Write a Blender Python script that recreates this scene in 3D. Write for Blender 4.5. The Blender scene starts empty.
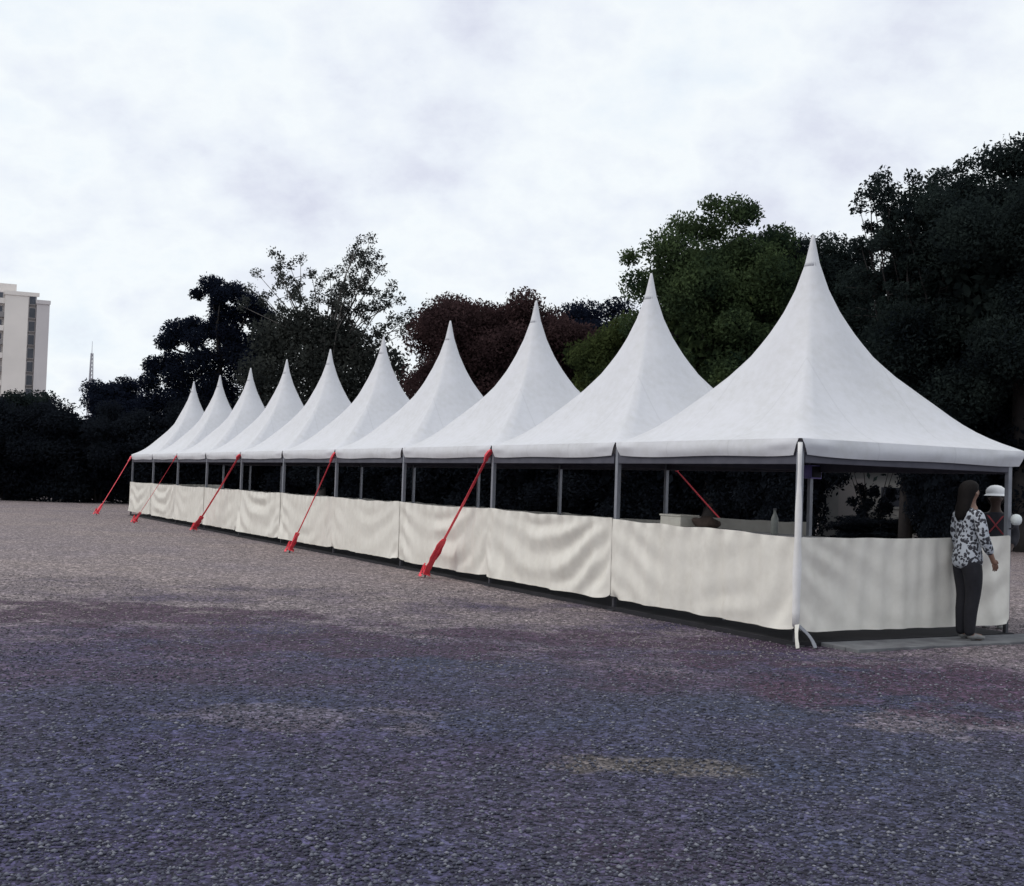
import bpy, bmesh, math, random
import numpy as np
from mathutils import Vector, noise, Matrix

random.seed(7)
rng = np.random.default_rng(11)
scene = bpy.context.scene
COL = scene.collection
PI = math.pi

# ------------------------------------------------------------------ helpers
def link(o, parent=None):
    COL.objects.link(o)
    if parent is not None:
        o.parent = parent
    return o

def tag(o, label=None, cat=None, group=None, kind=None):
    if label: o['label'] = label
    if cat: o['category'] = cat
    if group: o['group'] = group
    if kind: o['kind'] = kind
    return o

def empty(name, loc, rz=0.0):
    o = bpy.data.objects.new(name, None)
    o.empty_display_size = 0.2
    o.location = loc
    o.rotation_euler = (0, 0, rz)
    COL.objects.link(o)
    return o

class MB:
    """collects shapes that belong to ONE part"""
    def __init__(s): s.v = []; s.f = []
    def box(s, x0, x1, y0, y1, z0, z1):
        b = len(s.v)
        s.v += [(x0,y0,z0),(x1,y0,z0),(x1,y1,z0),(x0,y1,z0),(x0,y0,z1),(x1,y0,z1),(x1,y1,z1),(x0,y1,z1)]
        s.f += [tuple(b+i for i in q) for q in ((0,3,2,1),(4,5,6,7),(0,1,5,4),(1,2,6,5),(2,3,7,6),(3,0,4,7))]
        return s
    def grid(s, P, nu, nv, flip=False):
        b = len(s.v)
        s.v += P
        for j in range(nv-1):
            for i in range(nu-1):
                q = (b+j*nu+i, b+j*nu+i+1, b+(j+1)*nu+i+1, b+(j+1)*nu+i)
                s.f.append(q[::-1] if flip else q)
        return s
    def tube(s, path, rad, n=8, caps=True):
        path = [Vector(p) for p in path]
        b = len(s.v); m = len(path)
        for k, p in enumerate(path):
            d = (path[min(k+1, m-1)] - path[max(k-1, 0)])
            if d.length < 1e-6: d = Vector((0,0,1))
            d.normalize()
            a = d.cross(Vector((0.13,0.07,1)) if abs(d.z) < .95 else Vector((1,0.1,0))).normalized()
            c = d.cross(a)
            r = rad[k] if hasattr(rad, '__len__') else rad
            for i in range(n):
                t = 2*PI*i/n
                s.v.append(tuple(p + a*(math.cos(t)*r) + c*(math.sin(t)*r)))
        for k in range(m-1):
            for i in range(n):
                j = (i+1) % n
                s.f.append((b+k*n+i, b+k*n+j, b+(k+1)*n+j, b+(k+1)*n+i))
        if caps:
            s.f.append(tuple(b+i for i in range(n))[::-1])
            s.f.append(tuple(b+(m-1)*n+i for i in range(n)))
        return s
    def lathe(s, prof, n=16, cx=0, cy=0):
        b = len(s.v); m = len(prof)
        for r, z in prof:
            for i in range(n):
                t = 2*PI*i/n
                s.v.append((cx+r*math.cos(t), cy+r*math.sin(t), z))
        for k in range(m-1):
            for i in range(n):
                j = (i+1) % n
                s.f.append((b+k*n+i, b+k*n+j, b+(k+1)*n+j, b+(k+1)*n+i))
        s.f.append(tuple(b+i for i in range(n))[::-1])
        s.f.append(tuple(b+(m-1)*n+i for i in range(n)))
        return s
    def strip(s, path, w, th, side):
        """flat webbing along path; side = width direction"""
        side = Vector(side).normalized()
        path = [Vector(p) for p in path]; m = len(path); b = len(s.v)
        for k, p in enumerate(path):
            d = (path[min(k+1, m-1)] - path[max(k-1, 0)]).normalized()
            nn = d.cross(side).normalized()
            ww = w[k] if hasattr(w, '__len__') else w
            for a, c in ((-1,-1),(1,-1),(1,1),(-1,1)):
                s.v.append(tuple(p + side*(a*ww/2) + nn*(c*th/2)))
        for k in range(m-1):
            for i in range(4):
                j = (i+1) % 4
                s.f.append((b+k*4+i, b+k*4+j, b+(k+1)*4+j, b+(k+1)*4+i))
        s.f.append((b+3,b+2,b+1,b)); e = b+(m-1)*4
        s.f.append((e,e+1,e+2,e+3))
        return s
    def build(s, name, mat, parent=None, smooth=False, loc=None, bevel=0):
        me = bpy.data.meshes.new(name)
        me.from_pydata(s.v, [], s.f); me.update()
        if smooth:
            me.polygons.foreach_set('use_smooth', [True]*len(me.polygons))
        me.materials.append(mat)
        o = bpy.data.objects.new(name, me)
        if loc is not None: o.location = loc
        link(o, parent)
        if bevel:
            m = o.modifiers.new('bevel', 'BEVEL'); m.width = bevel; m.segments = 2; m.limit_method = 'ANGLE'
        return o

def np_mesh(name, V, F, mat, parent=None, smooth=False):
    """fast mesh from numpy: V (n,3), F (m,k)"""
    me = bpy.data.meshes.new(name)
    k = F.shape[1]; m = F.shape[0]
    me.vertices.add(len(V)); me.vertices.foreach_set('co', np.ascontiguousarray(V, dtype=np.float32).ravel())
    me.loops.add(m*k); me.loops.foreach_set('vertex_index', np.ascontiguousarray(F, dtype=np.int32).ravel())
    me.polygons.add(m)
    me.polygons.foreach_set('loop_start', np.arange(0, m*k, k, dtype=np.int32))
    me.polygons.foreach_set('loop_total', np.full(m, k, dtype=np.int32))
    if smooth: me.polygons.foreach_set('use_smooth', np.ones(m, dtype=bool))
    me.update(calc_edges=True); me.validate()
    me.materials.append(mat)
    o = bpy.data.objects.new(name, me)
    return link(o, parent)

# ---------------------------------------------------------------- materials
def new_mat(name):
    m = bpy.data.materials.new(name); m.use_nodes = True
    nt = m.node_tree
    return m, nt, nt.nodes['Principled BSDF']

def N(nt, t, **kw):
    n = nt.nodes.new(t)
    for k, v in kw.items(): setattr(n, k, v)
    return n

def ramp(nt, fac, stops, interp='LINEAR'):
    r = N(nt, 'ShaderNodeValToRGB'); r.color_ramp.interpolation = interp
    el = r.color_ramp.elements
    while len(el) < len(stops): el.new(0.5)
    for e, (p, c) in zip(el, stops):
        e.position = p; e.color = (*c, 1) if len(c) == 3 else c
    nt.links.new(fac, r.inputs[0])
    return r.outputs[0]

def mixc(nt, fac, a, b, mode='MIX'):
    m = N(nt, 'ShaderNodeMix', data_type='RGBA', blend_type=mode)
    for sock, v in ((m.inputs[0], fac), (m.inputs[6], a), (m.inputs[7], b)):
        if isinstance(v, (int, float)): sock.default_value = v
        elif isinstance(v, tuple): sock.default_value = (*v, 1)
        else: nt.links.new(v, sock)
    return m.outputs[2]

def math_n(nt, op, a, b=None, c=None, clamp=False):
    m = N(nt, 'ShaderNodeMath', operation=op); m.use_clamp = clamp
    for i, v in enumerate((a, b, c)):
        if v is None: continue
        if isinstance(v, (int, float)): m.inputs[i].default_value = v
        else: nt.links.new(v, m.inputs[i])
    return m.outputs[0]

def noise_n(nt, vec, scale, detail=3, rough=.55):
    n = N(nt, 'ShaderNodeTexNoise'); n.inputs['Scale'].default_value = scale
    n.inputs['Detail'].default_value = detail; n.inputs['Roughness'].default_value = rough
    if vec is not None: nt.links.new(vec, n.inputs['Vector'])
    return n.outputs['Fac']

def mat_plain(name, c1, c2=None, rough=.6, scale=8, metal=0, bump=0, bscale=60, spec=.4):
    m, nt, p = new_mat(name)
    tc = N(nt, 'ShaderNodeTexCoord').outputs['Object']
    c2 = c2 or tuple(x*.8 for x in c1)
    f = noise_n(nt, tc, scale, 4)
    nt.links.new(ramp(nt, f, [(.3, c2), (.7, c1)]), p.inputs['Base Color'])
    p.inputs['Roughness'].default_value = rough; p.inputs['Metallic'].default_value = metal
    p.inputs['Specular IOR Level'].default_value = spec
    if bump:
        b = N(nt, 'ShaderNodeBump'); b.inputs['Strength'].default_value = bump; b.inputs['Distance'].default_value = .01
        nt.links.new(noise_n(nt, tc, bscale, 4), b.inputs['Height']); nt.links.new(b.outputs[0], p.inputs['Normal'])
    return m

def mat_leaf(name, dark, light, tip=None, scale=.9):
    """foliage colour varies by leaf and by clump"""
    m, nt, p = new_mat(name)
    geo = N(nt, 'ShaderNodeNewGeometry'); tc = N(nt, 'ShaderNodeTexCoord').outputs['Object']
    f = noise_n(nt, tc, scale, 3)
    f2 = math_n(nt, 'MULTIPLY_ADD', geo.outputs['Random Per Island'], .28, math_n(nt, 'MULTIPLY_ADD', f, 1.5, -.40), clamp=True)
    stops = [(.15, dark), (.85, light)]
    if tip: stops.append((1.0, tip))
    nt.links.new(ramp(nt, f2, stops), p.inputs['Base Color'])
    p.inputs['Roughness'].default_value = .95; p.inputs['Specular IOR Level'].default_value = .0
    col = p.inputs['Base Color'].links[0].from_socket
    tr = N(nt, 'ShaderNodeBsdfTranslucent'); nt.links.new(col, tr.inputs[0])
    mx = N(nt, 'ShaderNodeMixShader'); mx.inputs[0].default_value = .45
    nt.links.new(p.outputs[0], mx.inputs[1]); nt.links.new(tr.outputs[0], mx.inputs[2])
    nt.links.new(mx.outputs[0], nt.nodes['Material Output'].inputs[0])
    return m

def mat_vinyl(name, col, dirt, dirt_amt=.5, rough=.5, low_dirt=False):
    m, nt, p = new_mat(name)
    tc = N(nt, 'ShaderNodeTexCoord').outputs['Object']
    f = noise_n(nt, tc, 1.3, 5, .6); g = noise_n(nt, tc, 11, 4, .6)
    fac = math_n(nt, 'MULTIPLY_ADD', math_n(nt, 'MULTIPLY', f, g), 2.2, -.35, clamp=True)
    fac = math_n(nt, 'MULTIPLY', fac, dirt_amt)
    nt.links.new(mixc(nt, fac, col, dirt), p.inputs['Base Color'])
    p.inputs['Roughness'].default_value = rough; p.inputs['Specular IOR Level'].default_value = .3
    b = N(nt, 'ShaderNodeBump'); b.inputs['Strength'].default_value = .25; b.inputs['Distance'].default_value = .02
    nt.links.new(noise_n(nt, tc, 5, 3), b.inputs['Height']); nt.links.new(b.outputs[0], p.inputs['Normal'])
    return m

M = {}
M['canopy'] = mat_vinyl('white_canopy_vinyl', (.60,.605,.64), (.44,.44,.43), .75)
def add_seams(m):
    nt = m.node_tree; p = nt.nodes['Principled BSDF']
    tc = N(nt, 'ShaderNodeTexCoord').outputs['Object']; sp = N(nt, 'ShaderNodeSeparateXYZ'); nt.links.new(tc, sp.inputs[0])
    a = math_n(nt, 'MINIMUM', math_n(nt, 'ABSOLUTE', sp.outputs[0]), math_n(nt, 'ABSOLUTE', sp.outputs[1]))
    d = math_n(nt, 'ABSOLUTE', math_n(nt, 'SUBTRACT', a, .52))
    ln = N(nt, 'ShaderNodeMapRange'); nt.links.new(d, ln.inputs[0]); ln.inputs[1].default_value = .012; ln.inputs[2].default_value = .006
    src = p.inputs['Base Color'].links[0].from_socket
    nt.links.new(mixc(nt, math_n(nt, 'MULTIPLY', ln.outputs[0], .16), src, (.30,.30,.32)), p.inputs['Base Color'])
add_seams(M['canopy'])
M['wallcloth'] = mat_vinyl('cream_wall_vinyl', (.71,.685,.63), (.56,.53,.47), .8, .5)
M['alu'] = mat_plain('grey_aluminium', (.27,.28,.31), (.19,.20,.23), .5, 6, .3)
M['rail'] = mat_plain('dull_frame_rail', (.09,.09,.115), (.06,.06,.08), .6, 6, .2)
M['sleeve'] = mat_vinyl('white_sleeve', (.75,.74,.74), (.55,.53,.50), .7)
M['red'] = mat_plain('red_webbing', (.84,.085,.11), (.72,.055,.08), .6, 20, 0, .3, 200)
M['redmetal'] = mat_plain('red_ratchet', (.74,.06,.095), (.55,.04,.07), .45, 25)
M['steel'] = mat_plain('dark_steel', (.07,.07,.08), (.04,.04,.05), .6, 20, .3)
M['deck'] = mat_plain('grey_deck_board', (.17,.175,.185), (.09,.09,.10), .85, 5, 0, .3, 40)
M['darkfloor'] = mat_plain('dark_floor_mat', (.022,.021,.026), (.013,.013,.016), .95, 5)  # shade below the tents, painted as a near-black colour
M['bark'] = mat_plain('dark_bark', (.030,.026,.026), (.018,.016,.017), .9, 6, 0, .6, 20)
M['bark_pale'] = mat_plain('grey_bark', (.13,.12,.115), (.07,.065,.06), .9, 6, 0, .6, 20)
M['leaf_hedge'] = mat_leaf('leaf_dark_hedge', (.009,.011,.017), (.021,.026,.033))
M['leaf_dark'] = mat_leaf('leaf_dark', (.010,.014,.018), (.034,.047,.042))
M['leaf_pine'] = mat_leaf('leaf_blue_dark', (.008,.011,.022), (.020,.026,.044))
M['leaf_green'] = mat_leaf('leaf_green', (.013,.025,.019), (.095,.135,.060), (.155,.175,.05))
M['leaf_red'] = mat_leaf('leaf_purple_brown', (.028,.018,.020), (.090,.055,.056))
M['leaf_sparse'] = mat_leaf('leaf_grey_green', (.020,.025,.026), (.074,.080,.072))
M['leaf_lime'] = mat_leaf('leaf_yellow_green', (.018,.028,.014), (.090,.115,.042))
M['skin'] = mat_plain('skin', (.24,.14,.10), (.19,.105,.075), .6, 12)
M['skin_shade'] = mat_plain('dark_brown_skin', (.060,.036,.028), (.045,.028,.022), .6, 12)  # copy of skin with the tent's dimness put into the colour
M['red_dull'] = mat_plain('dull_red_strap', (.28,.04,.05), (.2,.03,.04), .8, 20)
M['hair'] = mat_plain('dark_hair', (.010,.008,.008), (.006,.005,.005), .8, 40, spec=.15)
M['denim'] = mat_plain('black_trousers', (.014,.014,.020), (.008,.008,.012), .85, 20)
M['darkcloth'] = mat_plain('dark_cloth', (.022,.022,.030), (.013,.013,.018), .85, 15)
M['shoe'] = mat_plain('pale_shoe', (.20,.20,.20), (.14,.14,.14), .7, 20)
M['capwhite'] = mat_plain('white_cap', (.78,.79,.80), (.68,.69,.70), .7, 15)
M['capgrey'] = mat_plain('grey_blue_cap', (.25,.27,.36), (.18,.20,.28), .7, 15)
M['violet'] = mat_plain('violet_box', (.26,.22,.55), (.20,.17,.45), .5, 15)
M['globe'] = mat_plain('white_globe', (.72,.76,.76), (.62,.66,.66), .35, 15)
M['cream'] = mat_plain('cream_plastic', (.72,.70,.62), (.64,.60,.53), .5, 12)
M['sack'] = mat_plain('brown_sack', (.08,.055,.045), (.05,.035,.03), .9, 25, 0, .5, 60)
M['bottle'] = mat_plain('pale_bottle', (.17,.18,.17), (.12,.13,.12), .35, 25)
M['bottleg'] = mat_plain('green_bottle', (.10,.16,.07), (.06,.10,.05), .3, 25)
M['cap'] = mat_plain('dark_bottle_cap', (.06,.06,.07), None, .5)
M['table'] = mat_plain('grey_table', (.30,.30,.31), (.24,.24,.25), .6, 10)
M['plaster'] = mat_plain('white_building_plaster', (.78,.73,.69), (.66,.62,.59), .8, .12)
M['plaster2'] = mat_plain('grey_building_plaster', (.60,.57,.57), (.52,.49,.50), .8, .15)
M['glass'] = mat_plain('dark_window_glass', (.09,.10,.13), (.05,.06,.08), .25, 1)
M['balcony'] = mat_plain('balcony_slab', (.30,.28,.28), (.20,.19,.19), .8, 1)
M['shed'] = mat_plain('white_shed_wall', (.50,.50,.50), (.40,.40,.40), .7, 3)
M['shedroof'] = mat_plain('grey_shed_roof', (.22,.20,.19), (.15,.14,.13), .8, 3)
M['mast'] = mat_plain('grey_mast', (.42,.42,.46), None, .6, .3)

def mat_blouse():
    m, nt, p = new_mat('black_and_white_spotted_blouse')
    tc = N(nt, 'ShaderNodeTexCoord').outputs['Object']
    w = N(nt, 'ShaderNodeVectorMath', operation='ADD'); nz = N(nt, 'ShaderNodeTexNoise'); nz.inputs['Scale'].default_value = 16
    nt.links.new(tc, nz.inputs['Vector'])
    sc = N(nt, 'ShaderNodeVectorMath', operation='SCALE'); sc.inputs['Scale'].default_value = .06
    nt.links.new(nz.outputs['Color'], sc.inputs[0]); nt.links.new(tc, w.inputs[0]); nt.links.new(sc.outputs[0], w.inputs[1])
    v = N(nt, 'ShaderNodeTexVoronoi'); v.inputs['Scale'].default_value = 30
    nt.links.new(w.outputs[0], v.inputs['Vector'])
    nt.links.new(ramp(nt, v.outputs['Distance'], [(.47, (.025,.025,.035)), (.58, (.42,.45,.50))]), p.inputs['Base Color'])
    p.inputs['Roughness'].default_value = .8
    return m
M['blouse'] = mat_blouse()

# ------------------------------------------------------------------ ground
def ground_mat():
    m, nt, p = new_mat('gravel')
    pos = N(nt, 'ShaderNodeNewGeometry').outputs['Position']
    sep = N(nt, 'ShaderNodeSeparateXYZ'); nt.links.new(pos, sep.inputs[0])
    x, y = sep.outputs[0], sep.outputs[1]
    n1 = noise_n(nt, pos, .30, 5, .62); n2 = noise_n(nt, pos, 1.7, 5, .6); n3 = noise_n(nt, pos, .16, 3)
    # pale gravel by the tents and beyond, dark gravel in the foreground
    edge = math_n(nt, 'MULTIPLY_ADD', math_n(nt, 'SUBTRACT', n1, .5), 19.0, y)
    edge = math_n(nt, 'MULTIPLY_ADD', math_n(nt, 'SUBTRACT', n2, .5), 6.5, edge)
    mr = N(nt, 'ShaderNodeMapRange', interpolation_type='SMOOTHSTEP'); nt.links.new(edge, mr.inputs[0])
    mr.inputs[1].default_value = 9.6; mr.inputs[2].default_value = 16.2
    pale_mask = mr.outputs[0]
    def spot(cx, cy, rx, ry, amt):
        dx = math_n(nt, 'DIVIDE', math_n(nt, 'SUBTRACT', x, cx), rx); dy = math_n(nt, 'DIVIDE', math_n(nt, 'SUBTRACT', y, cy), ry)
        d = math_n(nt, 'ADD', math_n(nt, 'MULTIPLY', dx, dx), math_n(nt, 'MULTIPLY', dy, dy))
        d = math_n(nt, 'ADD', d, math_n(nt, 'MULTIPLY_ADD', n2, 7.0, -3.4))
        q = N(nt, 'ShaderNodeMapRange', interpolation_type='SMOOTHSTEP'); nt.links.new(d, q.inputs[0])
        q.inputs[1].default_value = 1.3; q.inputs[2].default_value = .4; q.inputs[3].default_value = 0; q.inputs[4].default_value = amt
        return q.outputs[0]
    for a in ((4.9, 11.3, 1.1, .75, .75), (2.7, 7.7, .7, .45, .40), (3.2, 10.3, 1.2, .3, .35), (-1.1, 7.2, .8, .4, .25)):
        pale_mask = math_n(nt, 'MAXIMUM', pale_mask, spot(*a))
    dark_c = mixc(nt, ramp(nt, n3, [(.40, (0,0,0)), (.62, (1,1,1))]), (.033,.034,.078), (.038,.050,.080))
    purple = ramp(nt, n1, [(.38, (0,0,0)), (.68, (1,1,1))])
    dark_c = mixc(nt, math_n(nt, 'MULTIPLY', purple, .8), dark_c, (.056,.036,.070))
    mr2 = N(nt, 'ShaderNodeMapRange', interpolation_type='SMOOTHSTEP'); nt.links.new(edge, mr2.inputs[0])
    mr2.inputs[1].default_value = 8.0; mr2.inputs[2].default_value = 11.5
    dark_c = mixc(nt, math_n(nt, 'MULTIPLY', mr2.outputs[0], .6), dark_c, (.070,.047,.084))
    dark_c = mixc(nt, spot(.75, 6.25, .55, .22, .5), dark_c, (.13,.11,.075))
    pale_c = mixc(nt, n2, (.180,.148,.152), (.270,.222,.208))
    pale_c = mixc(nt, math_n(nt, 'MULTIPLY', purple, .45), pale_c, (.13,.115,.15))
    base = mixc(nt, pale_mask, dark_c, pale_c)
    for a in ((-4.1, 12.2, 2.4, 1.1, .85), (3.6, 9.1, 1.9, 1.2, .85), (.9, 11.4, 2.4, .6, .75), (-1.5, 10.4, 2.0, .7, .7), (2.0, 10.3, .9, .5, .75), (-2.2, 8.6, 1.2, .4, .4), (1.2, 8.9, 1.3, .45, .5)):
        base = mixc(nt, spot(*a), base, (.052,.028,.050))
    # pebbles of three sizes
    tone = None; hsum = None
    for sc, w in ((23, .36), (46, .45), (88, .35)):
        v = N(nt, 'ShaderNodeTexVoronoi'); v.inputs['Scale'].default_value = sc; nt.links.new(pos, v.inputs['Vector'])
        s = N(nt, 'ShaderNodeSeparateXYZ'); nt.links.new(v.outputs['Color'], s.inputs[0])
        t = math_n(nt, 'MULTIPLY', math_n(nt, 'POWER', s.outputs[0], 4.0), w)
        hgt = math_n(nt, 'MULTIPLY', math_n(nt, 'SUBTRACT', .7, v.outputs['Distance']), w/ sc*20)
        tone = t if tone is None else math_n(nt, 'ADD', tone, t)
        hsum = hgt if hsum is None else math_n(nt, 'ADD', hsum, hgt)
    k = math_n(nt, 'MULTIPLY_ADD', tone, 3.2, .22)
    kc = N(nt, 'ShaderNodeCombineXYZ')
    for i in range(3): nt.links.new(k, kc.inputs[i])
    base = mixc(nt, 1.0, base, kc.outputs[0], 'MULTIPLY')
    nt.links.new(base, p.inputs['Base Color'])
    p.inputs['Roughness'].default_value = .85; p.inputs['Specular IOR Level'].default_value = .25
    b = N(nt, 'ShaderNodeBump'); b.inputs['Strength'].default_value = .9; b.inputs['Distance'].default_value = .03
    nt.links.new(hsum, b.inputs['Height']); nt.links.new(b.outputs[0], p.inputs['Normal'])
    return m
M['gravel'] = ground_mat()

def gz(x, y):
    r = 0.018*noise.noise(Vector((x*.35, y*.35, 1.0))) + .008*noise.noise(Vector((x*1.3, y*1.3, 4.0)))
    return r
def axis(a0, a1, far0, far1, step):
    mid = list(np.arange(a0, a1+1e-6, step))
    lo = [far0, far0*.4+a0*.6, a0*.9+far0*.1, a0-6, a0-2]; hi = [a1+2, a1+6, a1*.9+far1*.1, far1*.4+a1*.6, far1]
    return lo + mid + hi
gx = axis(-16, 12, -700, 700, .35); gy = axis(2, 30, -60, 1500, .35)
gv = [(a, b, gz(a, b) if (-18 < a < 14 and 0 < b < 32) else 0.0) for b in gy for a in gx]
g = MB(); g.grid(gv, len(gx), len(gy)); go = g.build('ground', M['gravel'], smooth=True)
tag(go, kind='structure')

# loose stones lying on the gravel
def stones():
    n = 85000
    yy = 3.6 + 12.5*rng.random(n)**1.9
    xx = (rng.random(n)*2-1)*(yy*.46+.5)
    r = .0042 + .0105*rng.random(n)**2.4
    zz = np.array([gz(a, b) for a, b in zip(xx, yy)])
    t = (1+5**.5)/2
    base = np.array([(0,0,1),(.9,0,.1),(.28,.86,.1),(-.73,.53,-.1),(-.73,-.53,.15),(.28,-.86,-.1),(0,0,-1)], float)
    tri = [(0,1,2),(0,2,3),(0,3,4),(0,4,5),(0,5,1),(6,2,1),(6,3,2),(6,4,3),(6,5,4),(6,1,5)]
    F0 = np.array(tri)
    jit = 1 + .35*(rng.random((n, 7, 3))-.5)
    V = base[None]*jit
    a = rng.random(n)*2*PI; ca, sa = np.cos(a), np.sin(a)
    el = .75+.7*rng.random(n)
    X = V[:,:,0]*el[:,None]; Y = V[:,:,1]
    V2 = np.stack([X*ca[:,None]-Y*sa[:,None], X*sa[:,None]+Y*ca[:,None], V[:,:,2]*.62], 2)*r[:,None,None]
    V2 += np.stack([xx, yy, zz+r*.25], 1)[:,None,:]
    F = (F0[None]+7*np.arange(n)[:,None,None]).reshape(-1, 3)
    m, nt, p = new_mat('loose_stone')
    ge = N(nt, 'ShaderNodeNewGeometry'); ri = ge.outputs['Random Per Island']
    sp = N(nt, 'ShaderNodeSeparateXYZ'); nt.links.new(ge.outputs['Position'], sp.inputs[0])
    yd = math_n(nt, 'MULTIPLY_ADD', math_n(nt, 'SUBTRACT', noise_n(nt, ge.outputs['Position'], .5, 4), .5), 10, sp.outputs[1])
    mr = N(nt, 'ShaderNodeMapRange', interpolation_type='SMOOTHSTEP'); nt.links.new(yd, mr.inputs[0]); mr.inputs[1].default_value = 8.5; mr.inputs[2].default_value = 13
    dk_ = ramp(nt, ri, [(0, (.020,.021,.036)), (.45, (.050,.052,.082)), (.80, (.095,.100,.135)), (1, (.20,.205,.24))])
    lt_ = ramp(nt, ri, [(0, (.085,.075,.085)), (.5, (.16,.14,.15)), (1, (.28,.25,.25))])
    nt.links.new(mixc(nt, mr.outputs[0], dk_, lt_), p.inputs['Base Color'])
    p.inputs['Roughness'].default_value = .8
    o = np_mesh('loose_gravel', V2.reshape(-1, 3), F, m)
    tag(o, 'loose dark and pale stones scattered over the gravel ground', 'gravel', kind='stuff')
stones()

# ------------------------------------------------------------------ tents
S = 3.1; D = 2.97; HX = D/2; HY = S/2
AZ = .4938; CORNER = Vector((2.6703, 11.2691, 0))
R_ = Vector((-math.sin(AZ), math.cos(AZ), 0)); Q_ = Vector((math.cos(AZ), math.sin(AZ), 0))
def row_pt(k, e=0.0, out=0.0, z=0.0):
    return CORNER + R_*(k*S) + Q_*(e*D - out) + Vector((0, 0, z))
ZE, ZH, ZW, ZB, ZA = 1.9275, 1.762, 1.05, .145, 4.25
TT = [0, .012, .043, .1, .165, .234, .325, .425, .53, .64, .75, .87, 1.0]
TZ = [1.0, .985, .872, .744, .638, .544, .432, .335, .249, .168, .098, .041, 0.0]

def sm(a, b, x):
    t = min(1, max(0, (x-a)/(b-a))); return t*t*(3-2*t)

def canopy_mesh(seed):
    NS, rings = 14, []
    ts = [.012,.02,.03,.043,.06,.08,.1,.13,.165,.2,.24,.28,.33,.38,.43,.48,.54,.6,.66,.72,.78,.84,.9,.95,1.0]
    P = []
    for t in ts:
        z0 = float(np.interp(t, TT, TZ))
        for side in range(4):
            for i in range(NS):
                u = -1 + 2*i/NS
                sx, sy = [(u, -1), (1, u), (-u, 1), (-1, -u)][side]
                w = sm(.05, .62, t)
                ln = math.hypot(sx, sy)
                f = w + (1-w)*(1.16/ln)
                x, y = sx*f*t*HX, sy*f*t*HY
                sag = .055*math.sin(PI*min(1, t**.8))*(1-u*u)
                wob = .012*noise.noise(Vector((x*1.6+seed*7, y*1.6, seed)))*sm(0, .3, t)*(1-sm(.93, 1, t))
                wob += .007*math.sin((1-abs(u))*26+seed)*sm(.70, .95, abs(u))*sm(.55, .85, t)*(1-sm(.95, 1, t))*(1-sm(.97, 1, abs(u)))
                P.append((x, y, ZE + z0*(ZA-ZE) - sag*sm(.15, .5, t) + wob))
    m = MB(); m.v = P; n = NS*4
    for k in range(len(ts)-1):
        for i in range(n):
            j = (i+1) % n
            m.f.append((k*n+i, (k+1)*n+i, (k+1)*n+j, k*n+j))
    m.f.append(tuple(range(n)))
    m.v = [(x*1.065 if x > 0 else x, y, z) for x, y, z in m.v]
    return m

def peak_cap_mesh():
    m = MB()
    prof = []
    for t in (.052,.043,.03,.02,.012):
        prof.append((t*HX*1.17+.0022, ZE + float(np.interp(t, TT, TZ))*(ZA-ZE)+.002))
    prof += [(.012, ZA+.012)]
    return m.lathe(prof, 20)

def valance_mesh(side, seed):
    """hanging skirt below the eave; its ends are cut back so that the posts show"""
    nu, nv = 40, 8
    half = HY if side in ('front', 'back') else HX
    P = []
    for j in range(nv):
        v = j/(nv-1)                      # 0 top, 1 hem
        cut = .012 + .075*v**1.2
        for i in range(nu):
            u = -1 + 2*i/(nu-1)
            a = u*(half-cut)
            z = ZE - v*(ZE-ZH) + .006*v*math.sin(a*3.1+seed*2.1) + .012*v*(u**8)
            edge = (u**6)
            d = .012 + .020*math.sin(PI*v)*(.55+.45*(1-u*u)) + .012*v*noise.noise(Vector((a*2.2, seed*3.3, v))) \
                + .016*math.sin(PI*min(1, v*1.6))*math.exp(-((abs(u)-.86)/.10)**2) - .012*edge*v
            if side == 'front': P.append((-HX-d, -a, z))
            elif side == 'back': P.append((HX*1.065+d, a, z))
            elif side == 'near': P.append((a*1.065 if a > 0 else a, -HY-d, z))
            else: P.append((-a*1.065 if a < 0 else -a, HY+d, z))
    return MB().grid(P, nu, nv, flip=True)

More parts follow.
